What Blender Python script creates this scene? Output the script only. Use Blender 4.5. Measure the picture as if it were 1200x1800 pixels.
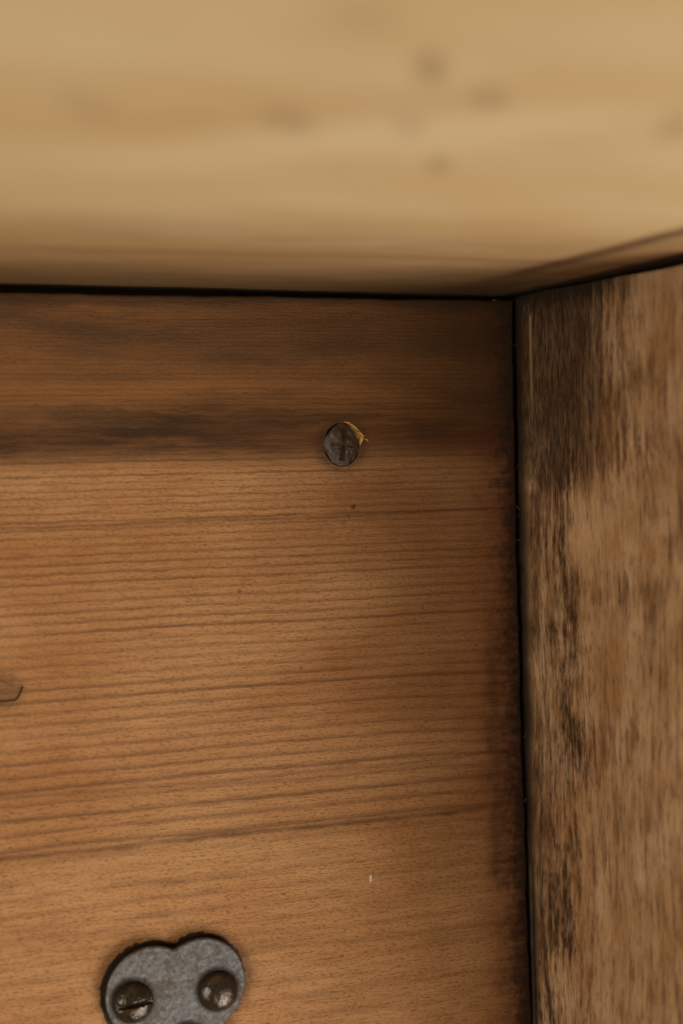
import bpy, bmesh, math, random
from mathutils import Vector, Matrix
random.seed(7)
scene = bpy.context.scene
for o in list(bpy.data.objects):
    bpy.data.objects.remove(o)
C = scene.collection
MM = 0.001

# ------------------------------------------------------------------ camera
YAW, PITCH, ROLL = 0.37837, -0.018496, -0.025294
fw = Vector((math.sin(YAW)*math.cos(PITCH), math.cos(YAW)*math.cos(PITCH), math.sin(PITCH)))
r0 = Vector((math.cos(YAW), -math.sin(YAW), 0)); u0 = r0.cross(fw)
rt = r0*math.cos(ROLL) + u0*math.sin(ROLL); up = -r0*math.sin(ROLL) + u0*math.cos(ROLL)
cam_d = bpy.data.cameras.new('camera'); cam = bpy.data.objects.new('camera', cam_d); C.objects.link(cam)
M4 = Matrix((rt, up, -fw)).transposed().to_4x4(); M4.translation = (-0.190815, -0.366, -0.042509)
cam.matrix_world = M4
cam_d.sensor_fit = 'VERTICAL'; cam_d.sensor_height = 36; cam_d.sensor_width = 24
cam_d.lens = 3060.34/1800*36
cam_d.clip_start = 0.005; cam_d.clip_end = 100
cam_d.dof.use_dof = True
cam_d.dof.focus_distance = (Vector((-0.040, 0, -0.085)) - cam.matrix_world.translation).dot(fw)
cam_d.dof.aperture_fstop = 10.0
scene.camera = cam

# ------------------------------------------------------------------ light (indoors: unseen key and fill lamps, dim ambient)
w = bpy.data.worlds.new('World'); scene.world = w; w.use_nodes = True
w.node_tree.nodes['Background'].inputs[0].default_value = (1.0, 0.86, 0.68, 1)
w.node_tree.nodes['Background'].inputs[1].default_value = 0.14
def area(name, loc, target, size, size_y, power, col):
    l = bpy.data.lights.new(name, 'AREA'); l.shape = 'RECTANGLE'; l.size = size; l.size_y = size_y
    l.energy = power; l.color = col
    o = bpy.data.objects.new(name, l); C.objects.link(o); o.location = loc
    o.rotation_euler = (Vector(target)-Vector(loc)).to_track_quat('-Z', 'Y').to_euler()
    return o
area('key_light', (0.235, -0.44, -0.55), (-0.07, 0, -0.12), 0.30, 0.34, 4.0, (1.0, 0.945, 0.86))  # key lamp, low right, set close to grade the back board
area('fill_light', (-1.30, -1.10, -0.25), (-0.03, -0.03, -0.1), 0.8, 0.8, 17.5, (1.0, 0.945, 0.86))  # unseen fill added on the left to brighten the post face
vs = scene.view_settings
vs.view_transform = 'Standard'; vs.look = 'None'; vs.gamma = 1; vs.exposure = 0; vs.use_curve_mapping = False

# ------------------------------------------------------------------ shader expression helper
class G:
    """small arithmetic layer over shader nodes"""
    def __init__(s, mat): s.t = mat.node_tree; s.n = s.t.nodes
    def lk(s, a, sock):
        if isinstance(a, E): s.t.links.new(a.s, sock)
        elif isinstance(a, (tuple, list)): sock.default_value = tuple(a) if len(a) == len(sock.default_value) else (*a, 1)
        else: sock.default_value = a
    def m(s, op, a, b=0.0, c=0.0, clamp=False):
        n = s.n.new('ShaderNodeMath'); n.operation = op; n.use_clamp = clamp
        for i, x in enumerate((a, b, c)): s.lk(x, n.inputs[i])
        return E(s, n.outputs[0])
    def xyz(s):
        tc = s.n.new('ShaderNodeTexCoord'); sp = s.n.new('ShaderNodeSeparateXYZ')
        s.t.links.new(tc.outputs['Object'], sp.inputs[0])
        return [E(s, sp.outputs[i])*1000 for i in range(3)]
    def vec(s, x, y, z=0.0):
        n = s.n.new('ShaderNodeCombineXYZ')
        for i, q in enumerate((x, y, z)): s.lk(q, n.inputs[i])
        return E(s, n.outputs[0])
    def noise(s, x, y, z=0.0, detail=2.0, rough=0.5):      # centred on 0, about -0.5 .. 0.5
        n = s.n.new('ShaderNodeTexNoise'); n.inputs['Scale'].default_value = 1
        n.inputs['Detail'].default_value = detail; n.inputs['Roughness'].default_value = rough
        if isinstance(z, float) and z: n.noise_dimensions = '2D'; x = x + z*7.31; y = y + z*3.17
        s.lk(s.vec(x, y, z), n.inputs['Vector']); return E(s, n.outputs['Fac']) - 0.5
    def white(s, x):
        n = s.n.new('ShaderNodeTexWhiteNoise'); n.noise_dimensions = '1D'; s.lk(x, n.inputs['W']); return E(s, n.outputs['Value'])
    def sm(s, x, a, b):                                      # smoothstep, a may be above b
        n = s.n.new('ShaderNodeMapRange'); n.interpolation_type = 'SMOOTHSTEP'
        s.lk(x, n.inputs[0])
        if a < b: v = (a, b, 0, 1)
        else: v = (b, a, 1, 0)
        for i in range(4): n.inputs[i+1].default_value = v[i]
        return E(s, n.outputs[0])
    def gauss(s, x, c, wd):
        q = (x - c)*(1.0/wd); return s.m('POWER', 2.718, q*q*-1.0)
    def lut(s, x, pts):
        lo, hi = pts[0][0], pts[-1][0]
        n = s.n.new('ShaderNodeValToRGB'); n.color_ramp.interpolation = 'EASE'
        s.lk((x - lo)*(1.0/(hi-lo)), n.inputs[0]); el = n.color_ramp.elements
        while len(el) < len(pts): el.new(0.5)
        for e, (p, v) in zip(el, pts):
            e.position = (p-lo)/(hi-lo)
        for e, (p, v) in zip(el, pts): e.color = (v, v, v, 1)
        return E(s, n.outputs[0])
    def mix(s, f, a, b):
        n = s.n.new('ShaderNodeMix'); n.data_type = 'RGBA'; n.clamp_factor = True
        s.lk(f, n.inputs['Factor']); s.lk(a, n.inputs[6]); s.lk(b, n.inputs[7]); return E(s, n.outputs[2])
    def scale(s, col, f):
        n = s.n.new('ShaderNodeVectorMath'); n.operation = 'SCALE'; s.lk(col, n.inputs[0]); s.lk(f, n.inputs['Scale']); return E(s, n.outputs[0])
    def out(s, col, rough, height=None, dist=0.0003, metal=0.0, spec=0.3):
        b = s.n['Principled BSDF']; s.lk(col, b.inputs['Base Color']); s.lk(rough, b.inputs['Roughness'])
        s.lk(metal, b.inputs['Metallic']); b.inputs['Specular IOR Level'].default_value = spec
        if height is not None:
            n = s.n.new('ShaderNodeBump'); n.inputs['Strength'].default_value = 1; n.inputs['Distance'].default_value = dist
            s.lk(height, n.inputs['Height']); s.t.links.new(n.outputs[0], b.inputs['Normal'])
class E:
    def __init__(s, g, sock): s.g = g; s.s = sock
    def __add__(s, o): return s.g.m('ADD', s, o)
    __radd__ = __add__
    def __sub__(s, o): return s.g.m('SUBTRACT', s, o)
    def __rsub__(s, o): return s.g.m('SUBTRACT', o, s)
    def __mul__(s, o): return s.g.m('MULTIPLY', s, o)
    __rmul__ = __mul__
    def abs(s): return s.g.m('ABSOLUTE', s)
    def cl(s): return s.g.m('ADD', s, 0.0, clamp=True)
def mat(name):
    m = bpy.data.materials.new(name); m.use_nodes = True; return m, G(m)
def srgb(r, g, b):
    return tuple(((c/255)/12.92 if c/255 <= .04045 else ((c/255+.055)/1.055)**2.4) for c in (r, g, b))

# ------------------------------------------------------------------ materials
LOBES = ((-93.0, -152.4, 10.3), (-81.8, -151.7, 10.0), (-86.8, -164.0, 10.5))   # the trefoil plate, mm
SCREW = (-44.9, -34.6)

def back_wood():
    m, g = mat('aged_pine_horizontal'); x, y, z = g.xyz()
    blot = g.noise(x*(1/38), z*(1/17), 5.0, 2, .55)
    mid = g.noise(x*(1/7), z*(1/8), 8.0, 2, .6)
    spk = g.noise(x*.5, z*.6, 60.0, 3, .7)
    fine = g.noise(x*(1/7)+z*.05, z*2.6, 1.0, 2, .75)
    fib = g.noise(x*.9 + z*1.3, z*2.2 - x*.45, 7.0, 1, .75)
    wav = g.noise(x*(1/70), z*(1/45), 3.1, 1)
    stk = g.noise(x*(1/26), z*(1/2.3), 4.0, 2, .6)
    wob = wav*3.0 + mid*0.55 + spk*.22
    v = z + wob; t = v*-1.0
    # growth rings: 1.7 mm apart under the dark band, 3.2 mm lower down
    sp = t*0.0213 + 0.66
    ph = g.m('LOGARITHM', g.m('MAXIMUM', sp, 0.2), 2.718)*47.0 + wav*2.0
    fl = g.m('FLOOR', ph); fr = ph - fl
    rnd = g.white(fl)
    ring = g.sm(fr, 0.20, 0.70)*g.sm(fr, 0.96, 0.76)
    late = ring*ring*(rnd*0.6 + 0.4)*(stk*1.6 + 0.9).cl()
    strong = g.gauss(t, 120.2, 0.7) + g.gauss(t, 112.3, 0.5)*0.4 + g.gauss(t, 50.4, 0.4)*0.75 + g.gauss(t, 107.4, .5)*.5
    lines = (late*0.85*g.sm(t, 34.5, 38.0)*(g.sm(t, 126, 117)*0.62 + 0.38) + strong*(mid*1.0 + 0.85)).cl()
    wide = (stk*2.6 + 0.1).cl()*g.sm(t, 121, 128)
    pore = g.sm(g.noise(x*(1/1.5) + z*0.35, z*2.1, 30.0, 1), 0.14, 0.26)*(g.sm(t, 60, 135)*0.5 + 0.35)*(blot*2.0 + .75).cl()
    light = srgb(171, 125, 81); orange = srgb(154, 104, 60); dark = srgb(80, 49, 26); deep = srgb(44, 27, 13)
    col = g.mix((blot*2.2 + 0.45).cl(), light, orange)
    col = g.mix(g.sm(t + blot*10.0, 112, 132)*.22, col, srgb(190, 140, 90))
    col = g.mix((fine*2.0 + fib*1.8 + 0.10).cl()*.9, col, srgb(110, 70, 36))
    col = g.mix(wide*0.34, col, dark)
    col = g.mix(lines*0.80, col, dark)
    col = g.mix(pore*0.6, col, srgb(78, 47, 28))
    # the dark-stained upper strip of the board
    upper = g.sm(t + blot*4.0 + stk*3.0 + fib*2.0, 39.6, 32.6)
    uw = v + blot*5.0 + mid*1.5
    fig = g.noise(x*(1/46), uw*(1/6.5), 11.0, 3, .6)
    fig2 = g.noise(x*(1/24), uw*(1/1.7), 17.0, 2, .65)
    ucol = g.mix((fig*3.0 + 0.5).cl(), srgb(70, 45, 23), srgb(110, 69, 34))
    ucol = g.mix((fig2*2.0 + fib*1.4 + fine*.6).cl()*0.7, ucol, srgb(54, 33, 17))
    warm = g.gauss(uw, -22.5, 5.5)*g.lut(x, [(-125, 1.0), (-95, .9), (-60, .6), (-30, .5), (0, .1)])
    ucol = g.mix(warm*(fig*1.2 + .75).cl()*0.7, ucol, srgb(134, 86, 43))
    cloud = g.gauss(uw, -11.5, 6.0)*g.lut(x, [(-125, .15), (-90, .25), (-72, .6), (-50, .5), (-28, .95), (-8, .9), (0, .9)])
    ucol = g.mix(cloud*(fig*1.6 + .65).cl()*0.75, ucol, srgb(46, 31, 18))
    col = g.mix(upper*0.9, col, ucol)
    tb = t + blot*3.5 + fig2*3.0
    rise = g.lut(x, [(-125, .0), (-95, .15), (-75, .75), (-50, .8), (-30, .3), (0, .5)])*7.0
    band = g.sm(tb + rise*g.sm(t, 36, 30), 25.5, 34.5)*g.sm(tb + mid*3.0 + fib*3.0, 39.6, 33.8)
    band = band*g.lut(x, [(-125, 1), (-88, .95), (-68, .78), (-48, .52), (-38, .72), (-26, .95), (-12, .72), (0, .85)])
    col = g.mix(band*(fig2*1.6 + fine*.5 + .8).cl()*0.80, col, deep)
    col = g.mix(late*upper*.35, col, srgb(44, 28, 15))
    # slanted corner shadow painted in, then reddish finish and grime along the right-hand end
    old = g.sm(x + t*-0.30 + blot*24.0, -92, -30)*g.sm(t, 22, 38)  # mask of the painted shadow, narrower lower down
    col = g.mix(old*0.55, col, srgb(80, 47, 24))  # painted corner shadow
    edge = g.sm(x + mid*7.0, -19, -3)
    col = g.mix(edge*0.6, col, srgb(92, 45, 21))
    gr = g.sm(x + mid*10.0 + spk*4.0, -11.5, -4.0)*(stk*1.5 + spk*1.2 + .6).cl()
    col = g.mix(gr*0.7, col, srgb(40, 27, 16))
    vb = g.gauss(x + mid*4.0, -8.6, 2.0)*g.sm(t, 78, 90)*g.sm(t, 150, 120)
    col = g.mix(vb*.55*(fine*1.5+.8).cl(), col, srgb(50, 32, 20))
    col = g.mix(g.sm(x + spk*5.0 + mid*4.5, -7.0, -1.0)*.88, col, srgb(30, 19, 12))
    col = g.mix(g.sm(t + stk*4.0, 5.5, 2.2)*0.6, col, srgb(40, 27, 16))  # shadow under the top board, painted along the top edge
    crn = g.sm(x + blot*12.0 + mid*6.0, -40, -6)*g.sm(t + mid*8.0, 44, 24)  # murky shade of the inner corner, put into the colour
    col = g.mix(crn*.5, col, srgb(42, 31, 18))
    # dark rings round the plate, grime round the screw, small dents
    def ln(a, b):
        dx = x-a; dz = z-b; return g.m('SQRT', dx*dx + dz*dz)
    d = None
    for (a, b, rr) in LOBES:
        q = ln(a, b) - rr; d = q if d is None else g.m('SMOOTH_MIN', d, q, 2.0)
    dn = d + spk*1.5
    col = g.mix(g.sm(dn + spk*3.0, 3.2, 0.5)*0.32, col, srgb(74, 42, 22))
    col = g.mix(g.sm(dn, 0.95, 0.4)*0.93, col, srgb(20, 14, 10))
    ds = ln(*SCREW) + spk*2.6
    col = g.mix(g.sm(ds, 8.0, 4.2)*0.6, col, srgb(50, 31, 17))
    dq = ln(-122.5, -85.2) + spk*2.5 + mid*2.0
    col = g.mix(g.sm(dq, 5.6, 2.0)*.5, col, srgb(86, 60, 40))
    for (a, b, rr, s_) in ((-42.5, -48.8, .7, .8), (-43.7, -50.9, .6, .45), (-44.8, -52.2, .8, .3), (-56, -84.4, .45, .75), (-26, -72.5, .4, .5), (-70, -66.5, .5, .5)):
        q = ln(a, b) + spk*1.2
        col = g.mix(g.sm(q, rr*1.25, rr*.4)*s_, col, srgb(54, 34, 20))
    g.out(col, 0.55 + fine*0.2, fine*0.7 + fib*0.6, 0.00013, spec=0.16)
    return m

def post_wood():
    m, g = mat('grimy_pine_vertical'); x, y, z = g.xyz(); s = y*-1.0 + x*0.7
    wob = g.noise(s*(1/45), z*(1/75), 3.0, 1)*9.0; q = s + wob
    lowf = g.noise(s*(1/26), z*(1/16), 6.0, 2, .6)
    fine = g.noise(q*1.8, z*(1/4.5), 1.0, 2, .7)
    streak = g.noise(q*(1/2.8), z*(1/22), 5.0, 3, .65)
    blot = g.noise(s*(1/14), z*(1/20), 9.0, 3, .6)
    fleck = g.noise(q*(1/1.3), z*(1/4.2), 12.0, 3, .75)
    col = g.mix((blot*3.0 + .5).cl(), srgb(178, 142, 104), srgb(148, 107, 66))
    col = g.mix((streak*2.8 + lowf*1.2).cl()*0.85, col, srgb(102, 68, 39))
    col = g.mix((fleck*3.0-.04).cl()*0.75, col, srgb(92, 64, 42))
    col = g.mix((fine*1.8).cl()*0.55, col, srgb(100, 70, 42))
    col = g.mix((streak*-2.4 + fleck*-.8 - .25).cl()*.6, col, srgb(196, 158, 114))
    pale = g.gauss(z + blot*6.0, -53.0, 9.0)*g.gauss(s + fleck*3.0, 27.0, 12.0)
    col = g.mix(pale*.7, col, srgb(186, 146, 104))
    wear = g.gauss(z + blot*8.0, -38.0, 7.0)*g.sm(s, 22, 40)*(fleck*2.0 + streak*1.5 + .5).cl()
    col = g.mix(wear*.8, col, srgb(88, 54, 29))
    # black grime: heavy at the top, a broken vertical streak further down
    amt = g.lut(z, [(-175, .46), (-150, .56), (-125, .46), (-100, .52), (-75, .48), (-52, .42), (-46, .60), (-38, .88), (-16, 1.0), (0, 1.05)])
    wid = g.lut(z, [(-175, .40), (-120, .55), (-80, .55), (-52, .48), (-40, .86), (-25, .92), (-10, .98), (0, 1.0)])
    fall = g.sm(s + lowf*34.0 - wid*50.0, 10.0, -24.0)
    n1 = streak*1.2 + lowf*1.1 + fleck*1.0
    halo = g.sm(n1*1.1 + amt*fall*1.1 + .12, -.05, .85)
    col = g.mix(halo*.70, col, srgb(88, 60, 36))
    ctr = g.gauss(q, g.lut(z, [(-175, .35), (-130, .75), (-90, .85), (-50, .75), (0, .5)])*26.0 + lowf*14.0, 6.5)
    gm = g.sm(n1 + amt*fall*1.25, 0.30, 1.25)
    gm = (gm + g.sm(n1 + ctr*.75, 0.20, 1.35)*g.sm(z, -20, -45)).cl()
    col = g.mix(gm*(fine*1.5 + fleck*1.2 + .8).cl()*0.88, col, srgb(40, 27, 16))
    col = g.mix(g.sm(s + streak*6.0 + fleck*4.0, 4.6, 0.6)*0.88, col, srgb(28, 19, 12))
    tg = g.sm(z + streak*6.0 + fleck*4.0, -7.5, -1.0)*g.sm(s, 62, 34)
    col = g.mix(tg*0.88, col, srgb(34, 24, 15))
    # a pale scratch and a few orange wear marks
    scr = g.gauss(s + streak*.8, 6.9, 0.5)*g.sm(z, -34, -17)*g.sm(z, -4.5, -6.5)
    col = g.mix(scr*(fine*1.2+.7).cl(), col, srgb(160, 126, 84))
    g.out(col, 0.66, fine*.9 + fleck*.7, 0.00018, spec=0.15)
    return m

def top_wood():
    m, g = mat('pale_pine_underside'); x, y, z = g.xyz(); s = y*-1.0
    broad = g.noise(x*(1/60), s*(1/40), 8.0, 2)
    q = s + broad*14.0
    bands = g.noise(x*(1/110), q*(1/12), 5.0, 2, .55)
    fine = g.noise(x*(1/24), q*(1/1.8), 12.0, 2, .6)
    mid = g.noise(x*(1/16), s*(1/10), 30.0, 2)
    col = g.mix((broad*2.2 + .5).cl(), srgb(212, 184, 140), srgb(203, 169, 120))
    col = g.mix((bands*.9 + mid*.9).cl()*.4, col, srgb(184, 142, 94))
    col = g.mix((fine*1.5).cl()*.2, col, srgb(166, 122, 74))
    # figure: a pale tongue between two tan swirls
    fx = x*.75 + 90 + mid*8.0; tongue = g.gauss(s - fx, 150, 12)*g.sm(x, -140, -120)*g.sm(x, -70, -95)
    swirl = g.gauss(s - fx, 174, 10)*g.sm(x, -150, -130)*g.sm(x, -85, -105)
    col = g.mix(tongue*.5, col, srgb(220, 192, 148)); col = g.mix(swirl*.22, col, srgb(180, 134, 82))
    # knots
    for (a, b, rx, ry, k) in ((-113, 198.6, 2.1, 6, .42), (-100, 186.5, 2.8, 6, .25), (-117.7, 168.5, 3.6, 8, .22), (-103, 170.6, 2.4, 6, .18),
                              (-87.7, 146.3, 2.2, 6.5, .24), (-143, 170, 3.5, 7, .16), (-127.5, 215, 4, 6, .15), (-70, 179, 3, 8, .22)):
        dx = (x - a + (s - b)*.45)*(1/rx); dy = (s-b)*(1/ry); d = g.m('SQRT', dx*dx+dy*dy) + mid*.6
        col = g.mix(g.sm(d, 1.6, .3)*k, col, srgb(116, 78, 56))
    # streaky brown discolouration, darkening towards the joint with the back board
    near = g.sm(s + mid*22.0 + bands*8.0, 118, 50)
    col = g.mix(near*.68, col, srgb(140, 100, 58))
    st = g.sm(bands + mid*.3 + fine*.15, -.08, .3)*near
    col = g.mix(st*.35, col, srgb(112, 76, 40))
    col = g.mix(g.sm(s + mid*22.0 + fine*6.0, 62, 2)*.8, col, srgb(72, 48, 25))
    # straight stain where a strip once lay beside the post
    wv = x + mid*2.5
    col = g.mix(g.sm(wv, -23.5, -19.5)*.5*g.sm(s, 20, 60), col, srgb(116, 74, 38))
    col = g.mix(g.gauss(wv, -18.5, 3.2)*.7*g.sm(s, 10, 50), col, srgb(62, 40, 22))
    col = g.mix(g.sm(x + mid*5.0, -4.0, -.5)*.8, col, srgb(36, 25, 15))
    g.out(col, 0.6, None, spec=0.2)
    return m

def simple(name, c1, c2, sc, rough, metal=0.0, spec=.3, bump=.0002, c3=None):
    m, g = mat(name); x, y, z = g.xyz()
    n = g.noise(x*sc, y*sc, z*sc, 4, .65); n2 = g.noise(x*sc*.3+9, y*sc*.3, z*sc*.3, 3)
    col = g.mix((n*2.2+.4).cl(), c1, c2)
    if c3: col = g.mix(g.sm(n2 + n*.5, .06, .24)*.8, col, c3)
    g.out(col, rough + n*.25, n, bump, metal, spec); return m
M_BACK, M_POST, M_TOP = back_wood(), post_wood(), top_wood()
M_RAW = simple('raw_chipped_pine', srgb(206, 160, 92), srgb(150, 96, 46), .9, .7)
M_DENT = simple('bruised_pine', srgb(60, 40, 24), srgb(44, 28, 18), .9, .7)
M_BRUISE = simple('worn_pine_in_dent', srgb(116, 82, 52), srgb(92, 63, 40), .5, .7)
M_HOLE = simple('grime_in_hole', srgb(34, 24, 16), srgb(22, 16, 11), .9, .8)
RIVETS = ((-97.3, -153.6), (-78.2, -153.7), (-85.3, -164.6))
def steel():
    m, g = mat('dull_grey_steel'); x, y, z = g.xyz()
    n = g.noise(x*.8, z*.8, 2.0, 4, .7); n2 = g.noise(x*.28 + z*.1, z*.2, 5.0, 3, .6); n3 = g.noise(x*1.1 + z*.9, z*.5 - x*.4, 8.0, 3, .7)
    col = g.mix((n*2.4 + .45).cl(), srgb(110, 108, 105), srgb(70, 68, 66))
    col = g.mix(g.sm(n2*1.3 + n3*.5, -.03, .2)*.8, col, srgb(76, 60, 47))
    col = g.mix(g.sm(n3, .16, .28)*.6, col, srgb(56, 44, 36))
    col = g.mix(g.sm(n3, -.2, -.3)*.4, col, srgb(160, 156, 150))
    for (a, b) in RIVETS:
        dx = x - a + .25; dz = z - b - .45; d = g.m('SQRT', dx*dx + dz*dz) + n*.7
        col = g.mix(g.sm(d, 5.6, 4.6)*.85, col, srgb(30, 24, 19))  # shade in the recess round each screw, painted into the steel
    g.out(col, .46 + n*.3, n, .00018, .3, .4); return m
M_STEEL = steel()
M_EDGE = simple('blackened_steel_edge', srgb(34, 30, 26), srgb(22, 19, 16), .8, .6, .2)
M_BRONZE = simple('dark_brown_screw', srgb(72, 56, 38), srgb(32, 24, 16), .55, .17, .5, .7, .0003)
M_RUST = simple('rusted_screw', srgb(78, 57, 39), srgb(32, 23, 15), .33, .5, .0, .4, .0006, srgb(108, 86, 62))
M_LINT = simple('dusty_lint', srgb(80, 60, 40), srgb(46, 33, 22), 1, .8)
M_FLECK = simple('white_fleck', srgb(196, 184, 164), srgb(170, 156, 136), 1, .7)

# ------------------------------------------------------------------ mesh helpers
BASE = Vector((-0.08, 0.0, -0.24))
root = bpy.data.objects.new('wooden_cabinet', None); C.objects.link(root); root.location = BASE
root['label'] = 'inside corner of an old brown pine cabinet with grimy joints'; root['category'] = 'cabinet'
root.empty_display_size = .05
def link(name, bm, mats, parent=root, label=None, smooth=False):
    me = bpy.data.meshes.new(name); bmesh.ops.recalc_face_normals(bm, faces=bm.faces); bm.to_mesh(me); bm.free()
    for m in mats: me.materials.append(m)
    if smooth: me.shade_smooth()
    o = bpy.data.objects.new(name, me); C.objects.link(o); o.parent = parent
    if parent is root: o.location = -BASE
    if label: o['label'] = label
    return o
def frange(a, b, st):
    n = max(1, round((b-a)/st)); return [a+(b-a)*i/n for i in range(n+1)]
def slab(A, B, front, back):
    """closed board: grid of front points, matching back points"""
    bm = bmesh.new(); na, nb = len(A), len(B)
    f = [[bm.verts.new(front(a, b)) for b in B] for a in A]; k = [[bm.verts.new(back(a, b)) for b in B] for a in A]
    for i in range(na-1):
        for j in range(nb-1):
            bm.faces.new((f[i][j], f[i+1][j], f[i+1][j+1], f[i][j+1])); bm.faces.new((k[i][j], k[i][j+1], k[i+1][j+1], k[i+1][j]))
    for i in range(na-1):
        for j in (0, nb-1): bm.faces.new((f[i][j], f[i+1][j], k[i+1][j], k[i][j]))
    for j in range(nb-1):
        for i in (0, na-1): bm.faces.new((f[i][j], f[i][j+1], k[i][j+1], k[i][j]))
    return bm
def arris(d, r):
    return 0.0 if d >= r else r - math.sqrt(max(0, r*r-(r-d)**2))
def lerp_pts(x, pts):
    if x <= pts[0][0]: return pts[0][1]
    for (a, p), (b, q) in zip(pts, pts[1:]):
        if x <= b: return p + (q-p)*(x-a)/(b-a)
    return pts[-1][1]
def wig(x, k=1.0):
    return .5*math.sin(x*.11*k+1) + .3*math.sin(x*.29*k+2.2) + .2*math.sin(x*.73*k)

# back board (mm): stops just short of post and top board, leaving dark gaps
END = [(-260, -0.2), (-172, -0.2), (-160, -0.25), (-140, -0.55), (-120, -0.7), (-95, -1.0), (-40, -1.0), (-12, -.7), (0, -0.6)]
def bfront(a, b):     # a: distance from the right end, b: distance below the top edge
    ztop = -1.35 + .16*wig(a) + .08*wig(a, 5)
    z = ztop - b; xr = lerp_pts(z, END) + .2*wig(z, 1.3) + .12*wig(z, 5)
    return Vector((xr - a, max(arris(a, .6), arris(b, .7)), z))*MM
def bback(a, b):
    p = bfront(a, b); p.y = 12*MM; return p
A = [0, .1, .3, .6] + frange(2, 190, 1.5); B = [0, .1, .35, .7] + frange(2, 238, 1.5)
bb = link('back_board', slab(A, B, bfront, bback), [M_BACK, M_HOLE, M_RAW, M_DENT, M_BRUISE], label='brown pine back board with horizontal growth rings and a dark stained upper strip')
def cutter(pts_front, y0, y1, shrink, mi):
    bm = bmesh.new(); n = len(pts_front); cx = sum(p[0] for p in pts_front)/n; cz = sum(p[1] for p in pts_front)/n
    a = [bm.verts.new(Vector((x, y0, z))*MM) for x, z in pts_front]
    b = [bm.verts.new(Vector((cx+(x-cx)*shrink, y1, cz+(z-cz)*shrink))*MM) for x, z in pts_front]
    bm.faces.new(a); bm.faces.new(b[::-1])
    for i in range(n): bm.faces.new((a[i], a[(i+1) % n], b[(i+1) % n], b[i]))
    bmesh.ops.recalc_face_normals(bm, faces=bm.faces)
    for f in bm.faces: f.material_index = mi
    if mi == 3:
        for f in bm.faces:
            if len(f.verts) > 4: f.material_index = 0
    me = bpy.data.meshes.new('cut'); bm.to_mesh(me); bm.free()
    for m in (M_BACK, M_HOLE, M_RAW, M_DENT, M_BRUISE): me.materials.append(m)
    o = bpy.data.objects.new('cut', me); C.objects.link(o); return o
sx, sz = SCREW
def ell(rx, rz, n=28, jit=.0, cx=sx, cz=sz):
    return [(cx+rx*math.cos(2*math.pi*i/n)*(1+random.uniform(-jit, jit)), cz+rz*math.sin(2*math.pi*i/n)*(1+random.uniform(-jit, jit))) for i in range(n)]
cuts = [cutter([(sx+.2, sz+5.6), (sx+1.8, sz+5.3), (sx+3.4, sz+4.2), (sx+5.0, sz+2.7), (sx+5.6, sz+1.2), (sx+4.6, sz-.6), (sx+3.0, sz+.5), (sx+1.0, sz+3.0)], -.6, 1.1, .72, 2),
        cutter(ell(4.25, 4.95, 28, .02), -.5, 2.6, .96, 1),
        cutter([(-128, -82.2), (-123, -82.6), (-121.2, -83.8), (-119.8, -84.4), (-118.2, -84.2), (-118.4, -85.2), (-119.2, -86.6), (-119.9, -87.5), (-122, -87.6), (-128, -87.4)], -.4, .5, .84, 3)]
for c in cuts:
    md = bb.modifiers.new('cut', 'BOOLEAN'); md.operation = 'DIFFERENCE'; md.solver = 'EXACT'; md.object = c; c.location = (0, 0, 0)
    md.material_mode = 'TRANSFER'
bpy.context.view_layer.update()
me = bpy.data.meshes.new_from_object(bb.evaluated_get(bpy.context.evaluated_depsgraph_get()))
bb.modifiers.clear(); bb.data = me; me.name = 'back_board'
for c in cuts: bpy.data.objects.remove(c)

# side post: face at X=0 coming towards the camera, worn rear arris low down
ARR = [(-260, 3.3), (-172, 3.2), (-150, 3.0), (-142, 2.4), (-132, .8), (-122, .3), (0, .4)]
def pfront(a, b):     # a: distance towards the camera, b: distance below the top board
    gap = .25 + 1.6*max(0, a-10)/70 + .15*wig(a, 2)
    z = -gap - b; r = lerp_pts(z, ARR) + .15*wig(z, 2)
    return Vector((arris(max(0, a), max(.2, r))*.75 + arris(b, .8) + .12*wig(a+z, .4), -a, z))*MM
def pback(a, b):
    p = pfront(a, b); p.x = 32*MM; return p
A = [0, .15, .4, .8, 1.5, 2.4, 3.4] + frange(6, 82, 4); B = [0, .15, .4, .8] + frange(4, 240, 4)
link('side_post', slab(A, B, pfront, pback), [M_POST], label='upright pine side board with vertical grain and black grime along the joint')
# unseen blocks behind the joints, added to stop light leaking through the gaps
def box(name, x0, x1, y0, y1, z0, z1, m):
    bm = bmesh.new(); bmesh.ops.create_cube(bm, size=1)
    for v_ in bm.verts: v_.co = Vector(((x0 if v_.co.x < 0 else x1), (y0 if v_.co.y < 0 else y1), (z0 if v_.co.z < 0 else z1)))*MM
    bmesh.ops.bevel(bm, geom=bm.edges[:], offset=.3*MM, segments=1, affect='EDGES')
    return link(name, bm, [m])
box('corner_light_block', .6, 32, .4, 26, -241, -.6, M_POST)
box('rear_light_block', -200, .2, 12.4, 26, -40, 5.5, M_POST)

# top board: pale underside
def tz(x): return max(0, -x)*.0065
def tfront(a, b):     # a: X from right, b: distance towards the camera
    x = 34 - a; return Vector((x, 14 - b, tz(x) + arris(b, 1.0) + .12*wig(x, .6)))*MM
def tback(a, b):
    p = tfront(a, b); p.z = 22*MM; return p
A = frange(0, 300, 6); B = [0, .2, .5, 1] + frange(5, 330, 5)
link('top_board', slab(A, B, tfront, tback), [M_TOP], label='pale knotty pine board overhead, seen from below')

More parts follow.
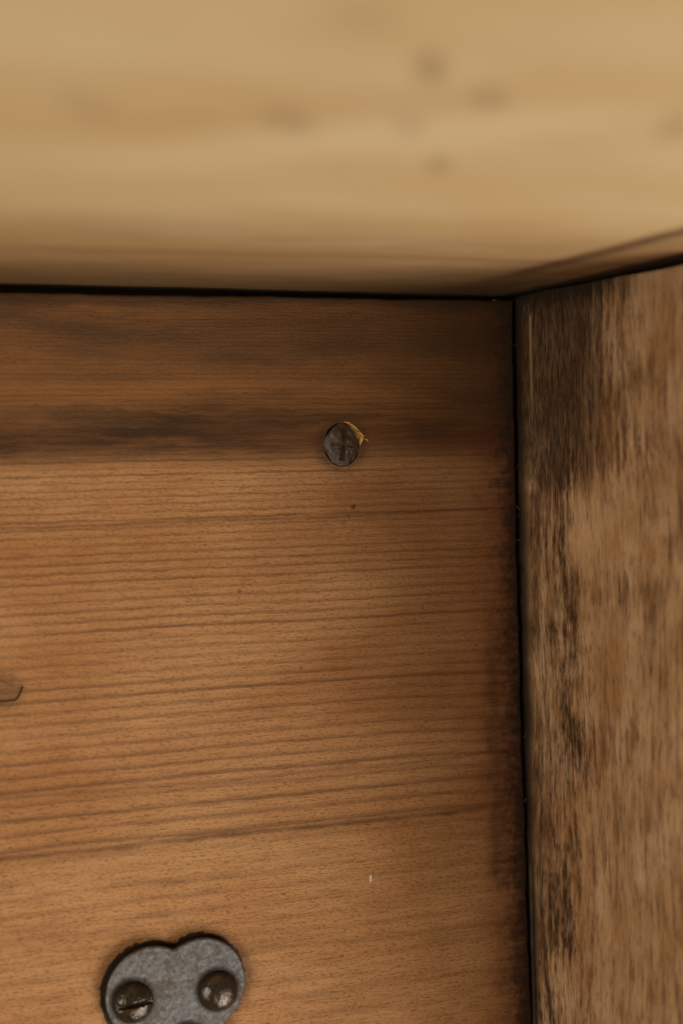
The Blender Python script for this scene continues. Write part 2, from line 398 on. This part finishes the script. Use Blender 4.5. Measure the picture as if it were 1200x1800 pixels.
# ------------------------------------------------------------------ hardware
def lathe(bm, prof, n=32, c=(0, 0, 0), jit=0.0, ox=1.0, oz=1.0):
    """profile of (radius, out) turned about the Y axis, out = towards the room"""
    rings = []
    for (r, o_) in prof:
        if r < 1e-6: rings.append([bm.verts.new(Vector((c[0], c[1]-o_, c[2]))*MM)]); continue
        rings.append([bm.verts.new(Vector((c[0]+r*ox*math.cos(2*math.pi*i/n)*(1+random.uniform(-jit, jit)), c[1]-o_, c[2]+r*oz*math.sin(2*math.pi*i/n)*(1+random.uniform(-jit, jit))))*MM) for i in range(n)])
    for p, q in zip(rings, rings[1:]):
        for i in range(n):
            j = (i+1) % n
            if len(q) == 1: bm.faces.new((p[i], p[j], q[0]))
            elif len(p) == 1: bm.faces.new((p[0], q[j], q[i]))
            else: bm.faces.new((p[i], p[j], q[j], q[i]))
def cut_slot(o, c, ang, wd, y0, length=30):
    bm = bmesh.new(); bmesh.ops.create_cube(bm, size=1)
    ca, sa = math.cos(ang), math.sin(ang)
    for v_ in bm.verts:
        a = v_.co.x*length; b = v_.co.z*wd
        v_.co = Vector((c[0]+a*ca-b*sa, (y0 if v_.co.y > 0 else -20), c[1]+a*sa+b*ca))*MM
    me = bpy.data.meshes.new('cut'); bm.to_mesh(me); bm.free(); k = bpy.data.objects.new('cut', me); C.objects.link(k)
    k.matrix_world = Matrix.Identity(4)
    md = o.modifiers.new('cut', 'BOOLEAN'); md.operation = 'DIFFERENCE'; md.solver = 'EXACT'; md.object = k
    bpy.context.view_layer.update()
    me2 = bpy.data.meshes.new_from_object(o.evaluated_get(bpy.context.evaluated_depsgraph_get()))
    o.modifiers.clear(); o.data = me2; bpy.data.objects.remove(k)

# old flat screw in the back board, head a little below the surface
bm = bmesh.new()
lathe(bm, [(0, -2.5), (3.0, -2.4), (3.8, -.6), (3.95, 0.0), (3.6, .3), (2.9, .62), (2.2, .8), (1.5, .95), (.8, 1.02), (0, 1.05)], 26, (sx, 0, sz), .06, 1.0, 1.18)
sc_ = link('screw', bm, [M_RUST], label='rusty dark slotted screw sunk in the back board beside a pale chip', smooth=True)
for v_ in sc_.data.vertices:
    v_.co.y += random.uniform(-.13, .13)*MM
cut_slot(sc_, SCREW, math.radians(86), 1.15, .1, 7.2)
cut_slot(sc_, SCREW, math.radians(-6), .9, -.3, 5.0)
for p_ in sc_.data.polygons: p_.use_smooth = False
# raw splinter lifting beside the screw
def splinter(pts, y, th, m):
    bm = bmesh.new(); a = [bm.verts.new(Vector((x, y, z))*MM) for x, z in pts]; b = [bm.verts.new(Vector((x, y-th*(.3+.7*(i % 2)), z))*MM) for i, (x, z) in enumerate(pts)]
    n = len(pts); bm.faces.new(a); bm.faces.new(b[::-1])
    for i in range(n): bm.faces.new((a[i], a[(i+1) % n], b[(i+1) % n], b[i]))
    return bm
link('wood_splinter', splinter([(sx+3.6, sz+3.0), (sx+4.6, sz+2.6), (sx+6.0, sz+1.4), (sx+6.4, sz+.7), (sx+5.2, sz+1.3), (sx+4.2, sz+2.0)], .3, .7, M_RAW), [M_RAW])
link('paint_fleck', splinter([(-40.9, -132.9), (-40.3, -132.8), (-40.2, -134.4), (-40.8, -134.5)], .02, .25, M_FLECK), [M_FLECK])

# trefoil steel plate, 3 mm thick
TH = 2.9; pc = (-87.4, -156.5); out = []
NP = 120
for i in range(NP):
    an = 2*math.pi*i/NP; dx, dz = math.cos(an), math.sin(an); best = 0
    for (a, b, rr) in LOBES:
        ox, oz = pc[0]-a, pc[1]-b; bq = ox*dx+oz*dz; cq = ox*ox+oz*oz-rr*rr; ds = bq*bq-cq
        if ds >= 0: best = max(best, -bq+math.sqrt(ds))
    out.append(best)
out = [(out[i-1]+2*out[i]+out[(i+1) % NP])/4 for i in range(NP)]
bm = bmesh.new(); lev = [(0.0, 0.15), (0.0, -TH+.45), (-.12, -TH+.18), (-.42, -TH)]
rg = [[bm.verts.new(Vector((pc[0]+(out[i]+off)*math.cos(2*math.pi*i/NP), yy, pc[1]+(out[i]+off)*math.sin(2*math.pi*i/NP)))*MM) for i in range(NP)] for off, yy in lev]
for k, (p, q) in enumerate(zip(rg, rg[1:])):
    for i in range(NP):
        f = bm.faces.new((p[i], p[(i+1) % NP], q[(i+1) % NP], q[i])); f.material_index = 1 if k == 0 else 0
bm.faces.new(rg[-1]); bm.faces.new(rg[0][::-1])
plate = link('mending_plate', bm, [M_STEEL, M_EDGE], label='grey steel plate with rounded lobes fixed by dark round-headed screws')
for k, (x_, z_, ang, lab) in enumerate(((-97.3, -153.6, 6, 'dark domed screw on the left lobe with a level slot'), (-78.2, -153.7, None, 'dark domed screw on the right lobe'), (-85.3, -164.6, None, None))):
    bm = bmesh.new()
    lathe(bm, [(0, -.6), (4.45, -.5), (4.5, .15), (4.35, .7), (3.9, 1.3), (3.1, 1.85), (2.1, 2.2), (1.0, 2.38), (0, 2.4)], 32, (x_, -TH, z_), .008)
    r_ = link('round_head_screw', bm, [M_BRONZE], plate, lab, True)
    if ang is not None:
        cut_slot(r_, (x_, z_), math.radians(ang), 1.0, -TH-1.2, 12)

# lint and crumbs caught in the joints
bm = bmesh.new()
def crumb(p, dr, ln_, wd):
    d_ = Vector(dr).normalized(); sd = d_.cross(Vector((.3, 1, .2))).normalized(); nn = d_.cross(sd); bend = random.uniform(-.25, .25)*ln_
    rows = []
    for k in range(5):
        f = k/4; w_ = wd*(.35 + .65*math.sin(math.pi*min(.95, max(.05, f)))); c_ = Vector(p) + d_*(f-.5)*ln_ + sd*bend*(1-(2*f-1)**2)
        rows.append([bm.verts.new((c_ + sd*a*w_ + nn*b*w_)*MM) for a, b in ((1, 0), (0, 1), (-1, 0), (0, -1))])
    for p_, q_ in zip(rows, rows[1:]):
        for k in range(4): bm.faces.new((p_[k], p_[(k+1) % 4], q_[(k+1) % 4], q_[k]))
    bm.faces.new(rows[0][::-1]); bm.faces.new(rows[-1])
for k in range(9):
    z_ = random.uniform(-165, -6); crumb((random.uniform(-1.2, .1), random.uniform(-.5, .3), z_), (random.uniform(-1, 1), random.uniform(-.6, 0), random.uniform(-1, 1)), random.uniform(.5, 1.8), random.uniform(.04, .12))
crumb((-.2, -4.5, -157), (0, .4, 1), 1.4, .35)
lint = link('lint', bm, [M_LINT], label='tiny pale crumbs and fibres caught in the joints'); lint['kind'] = 'stuff'

# ------------------------------------------------------------------ render settings
scene.render.engine = 'CYCLES'
scene.cycles.max_bounces = 3; scene.cycles.diffuse_bounces = 1; scene.cycles.glossy_bounces = 2
scene.cycles.use_adaptive_sampling = True; scene.cycles.adaptive_threshold = 0.04; scene.cycles.adaptive_min_samples = 32
